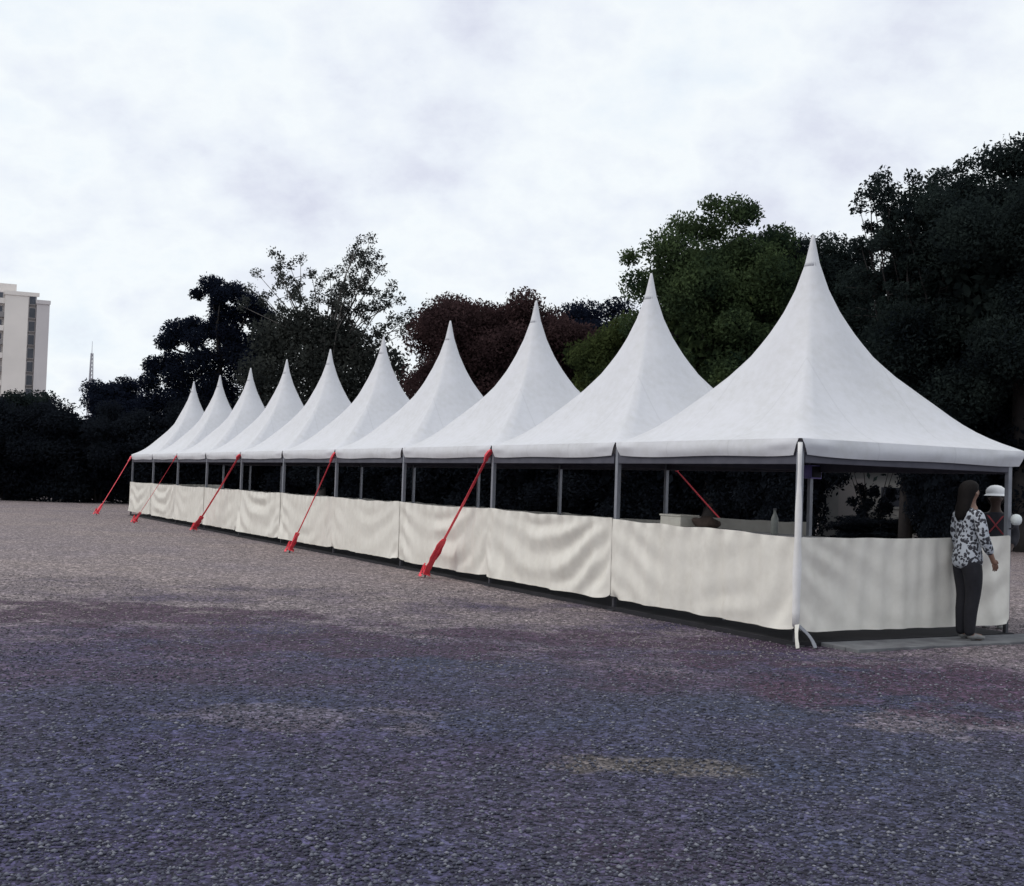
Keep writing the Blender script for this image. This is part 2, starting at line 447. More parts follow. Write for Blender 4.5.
def drape(seed, exu, exv, pull, ties):
    """a hanging sheet of vinyl relaxed under its weight: returns (nv, nu, 3) of offsets (along, out, up)"""
    r = np.random.default_rng(seed)
    nu, nv = 61, 21; W, H = S, .88
    A, Z = np.meshgrid(np.linspace(0, W, nu), np.linspace(0, H, nv))
    P = np.stack([A, np.zeros_like(A), Z], 2); P0 = P.copy()
    # slight starting unevenness, long wavelengths only
    for _ in range(10):
        fu, fv, ph = r.uniform(.5, 4), r.uniform(-1.2, 1.2), r.uniform(0, 6.3)
        P[:,:,1] += r.uniform(.002, .007)*np.sin(2*PI*(fu*A/W+fv*Z/H)+ph)
    du, dv = W/(nu-1)*(1+exu), H/(nv-1)*(1+exv)
    pin = np.zeros((nv, nu), bool); pin[-1, :] = True
    T = P.copy(); T[-1] = P0[-1]
    for e in (0, -1): pin[:, e] = True; T[:, e] = P0[:, e]       # laced to the posts
    for (uu, vv, da, dd, dz) in ties:
        iu, iv = int(round(uu*(nu-1))), int(round(vv*(nv-1)))
        pin[iv, iu] = True; T[iv, iu] = P0[iv, iu] + np.array([da, dd, dz])*pull
    w = np.where(pin, 0.0, 1.0)[:, :, None]
    Q = P.copy()
    def con(sl1, sl2, rest, k, only_stretch=False):
        d = P[sl2]-P[sl1]; L = np.linalg.norm(d, axis=2, keepdims=True)+1e-9
        w1, w2 = w[sl1], w[sl2]; e = (L-rest)
        if only_stretch: e = np.maximum(e, 0)
        c = d/L*e*k/np.maximum(w1+w2, 1e-6)
        P[sl1] += c*w1; P[sl2] -= c*w2
    F = slice(None)
    def pairs(ax, step):
        n = nu if ax == 1 else nv; out = []
        for par in range(2*step):
            a = np.arange(par, n-step, 2*step)
            if len(a) == 0: continue
            out.append(((F, a), (F, a+step)) if ax == 1 else ((a, F), (a+step, F)))
        return out
    cu, cv, bu, bv = pairs(1, 1), pairs(0, 1), pairs(1, 2), pairs(0, 2)
    dg = math.hypot(du, dv)
    for it in range(170):
        V = (P-Q)*.96; Q = P.copy()
        P += V*w; P[:,:,2] -= (.00045*w)[:,:,0]
        P = np.where(pin[:,:,None], T, P)
        for _ in range(6):
            for a, b in cu: con(a, b, du, .9)
            for a, b in cv: con(a, b, dv, .9)
            for a, b in bu: con(a, b, 2*du, .25)
            for a, b in bv: con(a, b, 2*dv, .25)
            con((slice(0,-1),slice(0,-1)), (slice(1,None),slice(1,None)), dg, .16, True)
            con((slice(0,-1),slice(1,None)), (slice(1,None),slice(0,-1)), dg, .16, True)
        P[:,:,1] = np.clip(P[:,:,1], -.03, .09)
    return P - P0
TIE_A = [(0,0,.03,0,.03),(1,0,-.02,0,.03)]
TIE_B = [(1,0,-.04,0,.04)]
TIE_C = [(0,0,.012,0,.012),(1,0,-.02,0,.012)]
DRAPES = [drape(3, .008, .014, 1, TIE_C), drape(5, .014, .034, 1, TIE_A), drape(8, .012, .026, 1, TIE_B), drape(12, .016, .014, .8, TIE_C), drape(17, .012, .020, .9, TIE_B)]
SWAG = [.35, 1.35, .95, .45, .75]

def wall_mesh(a0, a1, side, seed, style, mirror=False):
    """a vinyl half wall: the relaxed sheet fitted between two posts"""
    O = DRAPES[style]
    nv, nu = O.shape[:2]
    P = []
    for j in range(nv):
        v = j/(nv-1)                      # 0 hem, 1 top
        for i in range(nu):
            u = i/(nu-1)
            oa, od, oz = O[j, nu-1-i] if mirror else O[j, i]
            if mirror: oa = -oa
            a = a0 + (a1-a0)*u
            top = ZW + (.018 if (side == 'front' and seed > 0) else 0) - (.105 if (side == 'back' and seed > 41) else 0)
            top += -.022*(1-(2*u-1)**2) + .012*noise.noise(Vector((a*2.5, seed, 9)))
            if seed == 0 and side == 'front': top -= .045*sm(.35, 0, u)
            if side == 'near': top -= .035*(1-u)
            bot = ZB + .012 + .014*noise.noise(Vector((a*1.9, seed, 3)))
            z = bot + (top-bot)*v + oz*.8
            a += oa*sm(0, .06, u)*sm(1, .94, u)
            d = od*1.6 + .016*noise.noise(Vector((a*.9, v*.9, seed*5.1))) + .005*noise.noise(Vector((a*3.1, v*2.5, seed*2.7)))
            c = 2*u-1; uu = 1-u if mirror else u
            wob = noise.noise(Vector((a*1.1, v*1.2, seed*5.1)))
            ph = v + .62*(1-c*c) + .30*(uu-.5) + .18*wob
            fold = math.sin(ph*15+seed); fold = math.copysign(abs(fold)**1.3, fold)
            amp = .25 + .75*sm(.15, .6, noise.noise(Vector((a*.9, v*.9, seed*3.3+2)))+.42)
            d += SWAG[style]*.024*fold*amp*sm(1.0, .8, v)*(.3+.7*sm(0, .15, v))
            d += SWAG[style]*.013*math.sin((uu*1.5 + (1-v)*.55)*13 + seed*2 + 1.6*wob)*sm(.6, .95, uu)*sm(1, .6, v)
            d = d*(1-abs(2*u-1)**12) + .014 + .007*(int(seed) % 2)
            if side == 'front': P.append((-HX-d, a, z))
            elif side == 'near': P.append((a, -HY-d, z))
            elif side == 'back': P.append((HX+d, a, z))
            else: P.append((a, HY+d, z))
    return MB().grid(P, nu, nv, flip=side in ('front', 'far'))

def leg_mesh(x, y):
    m = MB(); h = .026
    m.box(x-h, x+h, y-h, y+h, .205, ZE-.03)
    return m

def foot_mesh(x, y):  # lower leg, built in dark steel to stand for shade below the walls
    m = MB(); h = .019
    m.box(x-h, x+h, y-h, y+h, .012, .204)
    m.box(x-.06, x+.06, y-.06, y+.06, 0.0, .011)
    return m

ORD = ['nearest', 'second', 'third', 'fourth', 'fifth', 'sixth', 'seventh', 'eighth', 'ninth', 'farthest']
LBL = ['nearest white pagoda tent, with a half wall across its end and a woman in front',
       'white pagoda tent directly behind the nearest one, second in the row',
       'third white pagoda tent in the row, one red strap tied at its near post',
       'fourth white pagoda tent in the row, just past the first red strap',
       'fifth white pagoda tent in the row counted from the near end',
       'sixth white pagoda tent in the row counted from the near end',
       'seventh white pagoda tent in the row counted from the near end',
       'eighth white pagoda tent in the row, third from the far end',
       'ninth white pagoda tent in the row, next to last at the far end',
       'farthest white pagoda tent, at the left end of the row, one red strap past it']
styles = [3, 1, 2, 0, 4, 1, 3, 0, 2, 4]
IN = .036
for k in range(10):
    t = empty('pagoda_tent', row_pt(k+.5, .5), AZ)
    tag(t, LBL[k], 'tent', 'white pagoda tents in one row')
    canopy_mesh(k).build('canopy', M['canopy'], t, smooth=True)
    peak_cap_mesh().build('peak_cap', M['canopy'], t, smooth=True)
    sides = ['front', 'back'] + (['near'] if k == 0 else []) + (['far'] if k == 9 else [])
    for s in sides:
        valance_mesh(s, k+.3).build('valance', M['canopy'], t, smooth=True)
    for s in ('front', 'back'):
        r = MB(); xx = -HX+IN if s == 'front' else HX-IN
        r.box(xx-.02, xx+.02, -HY+IN+.03, HY-IN-.03+(0 if k == 9 else .04), 1.685, 1.80)
        r.build('eave_rail', M['rail'], t, bevel=.004)
    if k in (0,):
        r = MB().box(-HX+.08, HX-.08, -HY+IN-.02, -HY+IN+.02, 1.70, 1.80); r.build('eave_rail', M['rail'], t, bevel=.004)
    r = MB().box(-HX+.08, HX-.08, HY-.02, HY+.02, 1.70, 1.80); r.build('eave_rail', M['rail'], t, bevel=.004)
    if k == 0:
        for x in (-HX+IN, HX-.11):
            lg = leg_mesh(x, -HY+IN).build('leg', M['alu'], t, bevel=.004); foot_mesh(x, -HY+IN).build('foot', M['steel'], lg)
    fy = HY if k < 9 else HY-IN
    for x in (-HX+IN, HX-IN):
        lg = leg_mesh(x, fy).build('leg', M['alu'], t, bevel=.004); foot_mesh(x, fy).build('foot', M['steel'], lg)
    # half walls
    off = [.0, -.0, .0, -.28, .12, .02, 0, 0, 0, 0, 0]
    wall_mesh(-HY + .004 - off[k]*0 + (0 if k == 0 else .002), HY+(.03 if k < 9 else -.002), 'front', k, styles[k], k in (3, 5, 6)).build('half_wall', M['wallcloth'], t, smooth=True).modifiers.new('smooth', 'SUBSURF').levels = 1
    if k == 0:
        wall_mesh(-HX+.006, HX-.13, 'near', 21, 4, False).build('half_wall', M['wallcloth'], t, smooth=True).modifiers.new('smooth', 'SUBSURF').levels = 1
        sl = MB()
        P = []
        path = [(-HX-.004, -HY-.004, z) for z in np.linspace(.19, ZE-.04, 14)]
        rad = [.034+.005*math.sin(3*z)+.004*math.sin(11*z) for z in np.linspace(.19, ZE-.04, 14)]
        rad = [r_*(1 if zz > .3 else .8) * (1 - .35*sm(1.0, 1.8, zz)) for r_, zz in zip(rad, np.linspace(.19, ZE-.04, 14))]
        sl.tube(path, rad, 12).build('leg_sleeve', M['sleeve'], t, smooth=True)
        for dx, dy in ((-.075, -.10), (.11, -.13)):
            ts_ = MB(); pts = []
            for q in np.linspace(0, 1, 9):
                bow = math.sin(PI*q)*.03
                pts.append((-HX-.01+dx*q + (bow if dx > 0 else -bow*.4), -HY-.03+dy*q, .20*(1-q)**.9+.006))
            ts_.strip(pts, [.045, .04, .035, .03, .03, .028, .03, .034, .03], .012, (.9, -.3, .2))
            ts_.build('tie_tape', M['wallcloth'] if dx < 0 else M['alu'], t, smooth=False)
    else:
        wall_mesh(-HY+.002 + (.05 if k == 1 else 0), HY-.002, 'back', k+40, 2).build('half_wall', M['wallcloth'], t, smooth=True).modifiers.new('smooth', 'SUBSURF').levels = 1
    if k == 9:
        wall_mesh(-HX+.01, HX-.01, 'far', 61, 2).build('half_wall', M['wallcloth'], t, smooth=True).modifiers.new('smooth', 'SUBSURF').levels = 1

# low deck edge in front of the near end wall
dk = MB()
for a, b in ((-.50, -.335), (-.33, -.17), (-.165, -.01)):
    dk.box(.30, D+.9, a, b, -.02, .034)
d_o = dk.build('deck', M['deck'], None, bevel=.006)
d_o.location = row_pt(0); d_o.rotation_euler = (0, 0, AZ); tag(d_o, kind='structure')
fl = MB().box(.012, D-.02, .0, 10*S-.02, -.03, .040)  # near-black slab added so the gap under the walls reads as shade
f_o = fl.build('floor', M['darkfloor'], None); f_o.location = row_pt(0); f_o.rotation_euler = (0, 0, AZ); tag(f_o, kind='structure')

# --------------------------------------------------------- red guy straps
def strap(post, anchor, label, zt=1.86, low=.17):
    post = Vector(post); anchor = Vector(anchor)
    t = empty('guy_strap', anchor)
    tag(t, label, 'strap', 'red guy straps tying down the tents')
    A = Vector((0,0,.03)); B = Vector((post.x, post.y, zt)) - anchor
    d = (B-A); L = d.length; dn = d.normalized()
    side = dn.cross(Vector((0,0,1))).normalized()
    w = MB(); pts = [A + d*q + Vector((0,0,-.02*math.sin(PI*q))) for q in np.linspace(low+.06, 1, 14)]
    w.strip(pts, [.036+.012*abs(math.sin(i*1.3)) for i in range(14)], .006, side).build('webbing', M['red'], t)
    lp = MB(); c = B - dn*.02
    lp.strip([c-dn*.16, c-dn*.07+side*.02, c, c+Vector((.02,.02,.03))], [.05,.075,.085,.06], .03, side).build('top_loop', M['red'], t)
    # doubled lower end wound round the ratchet
    rt = MB()
    for o_, ww in ((-.016, .085), (.018, .095)):
        rt.strip([A+dn*(L*q)+side*(o_*2*math.sin(PI*q/low*.5))+dn.cross(side)*o_ for q in np.linspace(.02, low+.10, 9)],
                 [ww*(.8+.5*abs(math.sin(i*1.9+ww*40))) for i in range(9)], .010, side)
    rt.build('ratchet_strap', M['red'], t)
    rb = MB(); cc = A + dn*(L*low)
    fr = dn.cross(side)
    for s in (-1, 1):
        rb.strip([cc - dn*.13 + side*(s*.035), cc + side*(s*.042)+fr*.015, cc + dn*.14 + side*(s*.03)], .05, .008, fr)
    rb.tube([cc-side*.055, cc+side*.055], .022, 10)
    rb.tube([cc+dn*.12-side*.045, cc+dn*.12+side*.045], .014, 8)
    rb.build('ratchet', M['redmetal'], t)
    # loose tail of webbing bunched at the stake
    tl = MB()
    for a in range(5):
        an = a*1.5+.4; pp = []
        for q in np.linspace(0, 1, 8):
            pp.append(A + Vector((math.cos(an+q*2.4)*.10*q, math.sin(an+q*2.4)*.10*q, (.13*(1-q))*(1+.4*math.sin(5*q+a)) + .005)))
        tl.strip(pp, .040, .006, (math.sin(an), -math.cos(an), .5))
    tl.build('webbing_tail', M['red'], t)
    st = MB(); st.tube([A+Vector((0,0,-.12)), A+dn*.04, A + dn*.12], [.010,.013,.013], 8)
    st.tube([A+dn*.12-side*.03, A+dn*.12+side*.03], .012, 8).build('ground_stake', M['steel'], t)
    return t
strap(row_pt(2, 0, .02), (-1.21, 17.74, 0), 'red guy strap nearest the camera, on the post between second and third tents', 1.86, .20)
strap(row_pt(4, 0, .02), (-4.03, 22.43, 0), 'red guy strap from the post between fourth and fifth tents to the gravel', 1.86, .09)
strap(row_pt(6, 0, .02), (-7.63, 29.5, 0), 'red guy strap from the post between sixth and seventh tents to the gravel', 1.86, .09)
strap(row_pt(8, 0, .02), (-10.15, 33.0, 0), 'small red guy strap pegged beside the two farthest tents', 1.86, .05)
strap(row_pt(10, 0, .02), (-12.85, 37.9, 0), 'farthest red guy strap, leaning against the dark bushes past the last tent', 1.86, .07)
strap(row_pt(2, 1, -.02), (4.2, 18.9, 0), 'red guy strap on the back side, seen under the second tent roof', 1.80)

# --------------------------------------------------- things round the tents
def local(x, y, z=0.0):          # tent-row coordinates: x across (from the front wall), y along the row
    return CORNER + Q_*x + R_*y + Vector((0, 0, z))

t = empty('loudspeaker', local(D-.10, S-.02, 1.60), AZ)
tag(t, 'small violet box fixed high on a back post inside the nearest tent', 'box')
MB().box(-.10, .08, -.17, -.03, 0, .17).build('cabinet', M['violet'], t, bevel=.012)
MB().box(-.085, .065, -.178, -.171, .015, .155).build('grille', M['darkcloth'], t, bevel=.002)
MB().box(-.02, .02, -.029, -.005, .05, .12).build('bracket', M['steel'], t)

t = empty('globe_lamp', local(D-.11, .0, 1.10), AZ)
tag(t, 'small white globe lamp on the end post at the right edge', 'lamp')
MB().lathe([(.012,.055),(.035,.062),(.052,.085),(.058,.115),(.052,.145),(.035,.165),(.010,.173)], 18, 0, -.07).build('globe', M['globe'], t, smooth=True)
MB().lathe([(.024,.03),(.028,.05),(.022,.058)], 14, 0, -.07).tube([(0,-.07,.035),(0,-.03,.02),(0,.005,.02)], .009, 8).build('bracket', M['steel'], t)

def table(x, y, w, d, label, h=.98):
    t = empty('serving_table', local(x, y), AZ); tag(t, label, 'table')
    MB().box(-w/2, w/2, -d/2, d/2, h-.03, h).build('tabletop', M['table'], t, bevel=.006)
    for sx in (-1, 1):
        for sy in (-1, 1):
            a, b = sx*(w/2-.05), sy*(d/2-.05)
            MB().tube([(a*1.03, b*1.01, 0), (a, b, h-.031)], .014, 8).build('leg', M['alu'], t)
    return t
table(.85, 2.85, .55, 1.3, 'grey serving table behind the front wall of the second tent, holding a cream box')
table(.72, 1.15, .5, 1.2, 'grey serving table behind the front wall of the nearest tent, holding one bottle')

t = empty('storage_box', local(.83, 2.98, .981), AZ); tag(t, 'cream box just showing above the front wall of the second tent', 'box')
bx = MB().box(-.13, .13, -.20, .20, 0, .115); bx.build('body', M['cream'], t, bevel=.01)
MB().box(-.14, .14, -.21, .21, .116, .138).build('lid', M['cream'], t, bevel=.008)

def lump(name, loc, rx, ry, rz, mat, label, cat, seed):
    bm = bmesh.new(); bmesh.ops.create_icosphere(bm, subdivisions=3, radius=1)
    for v in bm.verts:
        p = v.co.copy(); f = 1 + .25*noise.noise(p*1.4+Vector((seed, 0, 0))) + .1*noise.noise(p*4+Vector((seed, 3, 0)))
        v.co = Vector((p.x*rx*f, p.y*ry*f, (max(p.z, -.75)+.75)*rz*f*.6))
    me = bpy.data.meshes.new(name); bm.to_mesh(me); bm.free(); me.materials.append(mat)
    me.polygons.foreach_set('use_smooth', [True]*len(me.polygons))
    o = bpy.data.objects.new(name, me); o.location = loc; o.rotation_euler.z = AZ; link(o); tag(o, label, cat); return o
lump('cloth_bundle', local(.92, 2.58, .981), .14, .19, .13, M['sack'], 'brown cloth bundle lying beside the cream box in the second tent', 'bundle', 3)

def bottle(x, y, mat, h, r, label):
    t = empty('bottle', local(x, y, .981), 0); tag(t, label, 'bottle')
    MB().lathe([(r*.9,0),(r,.01),(r,h*.6),(r*.85,h*.68),(r*.4,h*.82),(r*.36,h*.93)], 14).build('body', mat, t, smooth=True)
    MB().lathe([(r*.42,h*.931),(r*.42,h)], 12).build('cap', M['cap'], t)
bottle(.66, 1.10, M['bottle'], .27, .038, 'pale bottle on the table in the nearest tent')

# ---------------------------------------------------------------- figures
def skin_mesh(chains, levels=2):
    """chains: list of (points, radii, extra edges). Returns an evaluated mesh."""
    vs, es, rs, roots = [], [], [], []
    for pts, rad, edges, root in chains:
        b = len(vs)
        vs += [tuple(p) for p in pts]
        rs += [r if isinstance(r, tuple) else (r, r) for r in rad]
        es += [(b+i, b+j) for i, j in edges]; roots.append(b+root)
    me = bpy.data.meshes.new('figure'); me.from_pydata(vs, es, [])
    o = bpy.data.objects.new('figure', me); COL.objects.link(o)
    md = o.modifiers.new('skin', 'SKIN'); md.use_smooth_shade = True; md.branch_smoothing = .6
    if not me.skin_vertices: me.skin_vertices.new()
    for i, r in enumerate(rs):
        sv = me.skin_vertices[0].data[i]; sv.radius = r; sv.use_root = i in roots
    ss = o.modifiers.new('sub', 'SUBSURF'); ss.levels = levels; ss.render_levels = levels
    bpy.context.view_layer.update()
    dg = bpy.context.evaluated_depsgraph_get()
    out = bpy.data.meshes.new_from_object(o.evaluated_get(dg))
    bpy.data.objects.remove(o); bpy.data.meshes.remove(me)
    out.polygons.foreach_set('use_smooth', [True]*len(out.polygons))
    return out

def chain(n): return [(i, i+1) for i in range(n-1)]

def attach(name, me, mat, parent):
    me.name = name; me.materials.clear(); me.materials.append(mat)
    o = bpy.data.objects.new(name, me); return link(o, parent)

def person(loc, rz, H, label, top, legs, shoe, arms, hair='long', cap=None, straps=False, skin=None):
    """local frame: faces +Y, right hand on +X. arms: dict side -> (elbow, wrist) in units of height"""
    r = empty('person', loc, rz); tag(r, label, 'person')
    k = H
    def v(x, y, z): return Vector((x*k, y*k, z*k))
    ch = []
    # trunk + neck + head (face: nose and ears are branches of the head)
    body = [v(0,0,.53), v(0,-.004,.60), v(0,0,.68), v(0,-.004,.76), v(0,-.006,.815), v(0,.004,.855), v(0,.014,.895), v(0,.014,.935), v(0,.008,.968),
            v(0,.062,.918), v(.052,.008,.918), v(-.052,.008,.918)]
    br = [(.086*k,.068*k),(.074*k,.058*k),(.080*k,.062*k),(.088*k,.06*k),(.050*k,.045*k),(.031*k,.033*k),(.042*k,.048*k),(.050*k,.058*k),(.036*k,.042*k),
          (.007*k,.009*k),(.007*k,.014*k),(.007*k,.014*k)]
    be = chain(9) + [(7,9),(7,10),(7,11)]
    # legs
    n0 = len(body)
    for s in (-1, 1):
        b = len(body)
        body += [v(.050*s,0,.485), v(.050*s,.006,.39), v(.046*s,.012,.285), v(.044*s,-.004,.20), v(.042*s,-.010,.06), v(.043*s,.0,.028), v(.048*s,.085,.016)]
        br += [(.066*k,.068*k),(.055*k,.058*k),(.040*k,.042*k),(.038*k,.041*k),(.023*k,.026*k),(.024*k,.026*k),(.020*k,.014*k)]
        be += [(0,b)] + [(b+i, b+i+1) for i in range(6)]
    tips = {}
    for s, (el, wr) in arms.items():
        b = len(body)
        el = v(*el); wr = v(*wr); sh = v(.098*s, -.004, .795)
        hd = (wr-el).normalized(); palm = wr + hd*(.045*k)
        body += [sh, sh.lerp(el, .5), el, el.lerp(wr, .45), wr, palm]
        br += [(.036*k,.036*k),(.029*k,.029*k),(.024*k,.024*k),(.024*k,.024*k),(.0155*k,.0155*k),(.014*k,.022*k)]
        be += [(3, b)] + [(b+i, b+i+1) for i in range(5)]
        tips[s] = (wr, palm, hd)
    ch.append((body, br, be, 0))
    for s, (wr, palm, hd) in tips.items():
        across = hd.cross(Vector((1,0,0))).normalized()          # hand seen edge-on from the side
        curl = Vector((-s,0,0))
        for q, (o, ln) in enumerate(((-1.4,.043),(-.5,.050),(.45,.046),(1.35,.037))):
            p0 = palm - hd*(.012*k) + across*(o*.0095*k)
            p1 = palm + hd*(ln*.45*k) + across*(o*.012*k) + curl*(.003*k)
            p2 = palm + hd*(ln*.8*k) + across*(o*.0125*k) + curl*(.010*k)
            p3 = palm + hd*(ln*1.0*k) + across*(o*.012*k) + curl*(.019*k)
            ch.append(([p0,p1,p2,p3], [.0058*k,.0054*k,.0050*k,.0042*k], chain(4), 0))
        p0 = wr + hd*(.018*k) - across*(.010*k); p1 = wr + hd*(.035*k) - across*(.026*k) + curl*(.006*k); p2 = wr + hd*(.058*k) - across*(.032*k)+curl*(.012*k)
        ch.append(([p0,p1,p2], [.0075*k,.0065*k,.0052*k], chain(3), 0))
    attach('body', skin_mesh(ch), skin or M['skin'], r)
    # eyes and mouth
    for s in (-1, 1):
        MB().lathe([(.001,-.004*k),(.005*k,-.003*k),(.006*k,0),(.005*k,.003*k),(.001,.004*k)], 8).build('eye', M['hair'], r, True, loc=v(.020*s,.064,.933))
    MB().tube([v(-.014,.058,.897), v(0,.0635,.896), v(.014,.058,.897)], [.002*k,.0038*k,.002*k], 6).build('mouth', M['sack'], r, True)
    # top: trunk and sleeves in one garment
    b_ = [v(0,-.004,.425), v(0,-.004,.52), v(0,-.004,.60), v(0,0,.68), v(0,-.004,.755), v(0,-.006,.812), v(0,.0,.832)]
    rr = [(.112*k,.094*k),(.110*k,.094*k),(.092*k,.076*k),(.096*k,.078*k),(.098*k,.072*k),(.060*k,.054*k),(.042*k,.042*k)]
    ee = chain(7)
    for s, (el, wr) in arms.items():
        b = len(b_); el = v(*el); wr = v(*wr); sh = v(.100*s, -.004, .792)
        b_ += [sh, sh.lerp(el, .5), el, el.lerp(wr, .5), el.lerp(wr, .86)]
        rr += [(.046*k,.046*k),(.040*k,.040*k),(.036*k,.036*k),(.033*k,.033*k),(.027*k,.027*k)]
        ee += [(4, b)] + [(b+i, b+i+1) for i in range(4)]
    attach('blouse', skin_mesh([(b_, rr, ee, 0)]), top, r)
    b_ = [v(0,-.004,.60), v(0,-.006,.50)]; rr = [(.088*k,.072*k),(.096*k,.085*k)]; ee = [(0,1)]
    for s in (-1, 1):
        b = len(b_)
        b_ += [v(.051*s,-.004,.455), v(.050*s,.006,.385), v(.046*s,.012,.285), v(.044*s,-.004,.20), v(.042*s,-.010,.022)]
        rr += [(.074*k,.080*k),(.060*k,.064*k),(.046*k,.048*k),(.042*k,.046*k),(.031*k,.034*k)]
        ee += [(1, b)] + [(b+i, b+i+1) for i in range(4)]
    attach('trousers', skin_mesh([(b_, rr, ee, 0)]), legs, r)
    for s in (-1, 1):
        sh = [v(.043*s,-.022,.022), v(.044*s,.012,.028), v(.046*s,.055,.020), v(.049*s,.098,.016)]
        attach('shoe', skin_mesh([(sh, [(.024*k,.020*k),(.027*k,.024*k),(.027*k,.018*k),(.018*k,.012*k)], chain(4), 0)]), shoe, r)
    rings = [(.004,.996,.010,.012),(.003,.988,.032,.037),(.000,.968,.051,.058),(-.006,.938,.0585,.062),(-.018,.908,.058,.050)]
    if hair == 'long': rings += [(-.030,.872,.055,.040),(-.044,.825,.060,.034),(-.054,.775,.054,.028),(-.058,.745,.034,.018)]
    else: rings += [(-.024,.885,.046,.034),(-.026,.868,.030,.022)]
    hm = MB(); nn = 20
    for cy, z, rx, ry in rings:
        for i in range(nn):
            a = 2*PI*i/nn; f = 1 + .05*math.sin(7*a+z*40)
            hm.v.append((math.cos(a)*rx*k*f, (cy+math.sin(a)*ry)*k*1.0, z*k))
    for q in range(len(rings)-1):
        for i in range(nn):
            hm.f.append((q*nn+i, (q+1)*nn+i, (q+1)*nn+(i+1) % nn, q*nn+(i+1) % nn))
    hm.f += [tuple(range(nn)), tuple((len(rings)-1)*nn+i for i in range(nn))[::-1]]
    hm.build('hair', M['hair'], r, True)
    if cap:
        m = MB(); pr = [(.066,.948),(.068,.955),(.066,.972),(.056,.990),(.036,1.004),(.012,1.010)]
        m.lathe([(a*k, z*k) for a, z in pr], 20, 0, .008*k)
        c = m.build('cap', cap, r, True)
        P = []
        for j in range(4):
            for i in range(15):
                a = PI*(.12+.76*i/14); rad = (.064 + .045*j/3*math.sin(a)**.7)*k
                P.append((math.cos(a)*rad, .008*k+math.sin(a)*rad, (.952-.006*j)*k))
        MB().grid(P, 15, 4).build('peak', cap, c, True)
    if straps:
        for s in (-1, 1):
            pts = [v(.050*s*(1-2*q), .073+.016*math.sin(PI*q), .795-.13*q) for q in np.linspace(0, 1, 9)]
            MB().strip(pts, .020*k, .006, (1, 0, .5*s)).build('cross_strap', M['red_dull'], r)
    return r

person((4.52, 12.0, .036), math.radians(-74), 1.57,
       'woman in a black and white patterned blouse and black trousers walking past the end wall', M['blouse'], M['denim'], M['shoe'],
       {1: ((.135,.010,.645), (.122,.085,.515)), -1: ((-.130,.0,.645), (-.112,.04,.515))}, 'long')
person((5.36, 13.45, 0), math.radians(160), 1.56,
       'person in dark clothes, white cap and red crossed straps, inside the nearest tent', M['darkcloth'], M['denim'], M['shoe'],
       {1: ((.135,.0,.65), (.10,.10,.575)), -1: ((-.135,.0,.65), (-.10,.10,.575))}, 'short', M['capwhite'], True, M['skin_shade'])

# ---------------------------------------------------------------- foliage
def leaves_from(points, size, flat=.6, up=.35):
    size = size*.66
    n = len(points)
    a = rng.normal(size=(n, 3)); a /= np.linalg.norm(a, axis=1, keepdims=True)
    b = rng.normal(size=(n, 3)); b[:, 2] += up
    b -= (a*b).sum(1, keepdims=True)*a; b /= np.linalg.norm(b, axis=1, keepdims=True)
    s = size*(.6+.8*rng.random(n))[:, None]
    w = s*flat
    c = np.cross(a, b)
    V = np.stack([points - a*s, points + b*w*.8 + c*w*.18, points + a*s, points - b*w*.8 + c*w*.18], 1)
    F = np.arange(n*4).reshape(n, 4)
    return V.reshape(-1, 3), F

def ball_pts(n, c, r, shell=.5):
    d = rng.normal(size=(n, 3)); d /= np.linalg.norm(d, axis=1, keepdims=True)
    u = rng.random(n)**(shell)
    return np.array(c) + d*u[:, None]*np.array(r)*(1 + .16*rng.normal(size=(n, 1))*.6)

def clumps_in(env_c, env_r, n, rmin, rmax, low=-.8):
    out = []
    for _ in range(n):
        while True:
            d = rng.normal(size=3); d /= np.linalg.norm(d)
            if d[2] > low: break
        u = .55 + .45*rng.random()
        c = np.array(env_c) + d*np.array(env_r)*u
        out.append((c, rmin + (rmax-rmin)*rng.random()))
    return out

def foliage(name, parent, mat, clumps, per, size, core=None):
    pts = [ball_pts(int(per*1.9*(r**2)), c, (r, r, r*.8)) for c, r in clumps]
    V, F = leaves_from(np.concatenate(pts), size)
    if core is not None:
        c, r, n = core
        V2, F2 = leaves_from(ball_pts(n*3, c, tuple(np.array(r)*.85), .4), .27, .8)
        F = np.concatenate([F, F2+len(V)]); V = np.concatenate([V, V2])
    return np_mesh(name, V, F, mat, parent)

def trunk(parent, h, r, limbs, mat, lean=(0, 0)):
    m = MB()
    top = Vector((lean[0], lean[1], h))
    path = [Vector((0,0,-.1))] + [Vector((lean[0]*q*q + .12*math.sin(q*5+h), lean[1]*q*q + .1*math.sin(q*4), h*q)) for q in (.1,.25,.4,.55,.7,.85,1)]
    m.tube(path, [r*1.5, r*1.15, r, r*.9, r*.8, r*.68, r*.5, r*.3], 9)
    for tip, q in limbs:
        st = Vector((lean[0]*q*q, lean[1]*q*q, h*q)); tip = Vector(tip)
        mid = st.lerp(tip, .5) + Vector((0, 0, .12*(tip-st).length)) + Vector((random.uniform(-.2,.2), random.uniform(-.2,.2), 0))
        m.tube([st, st.lerp(mid, .5), mid, mid.lerp(tip, .6), tip], [r*.5, r*.42, r*.3, r*.18, r*.06], 6)
    return m.build('trunk', mat, parent, smooth=True)

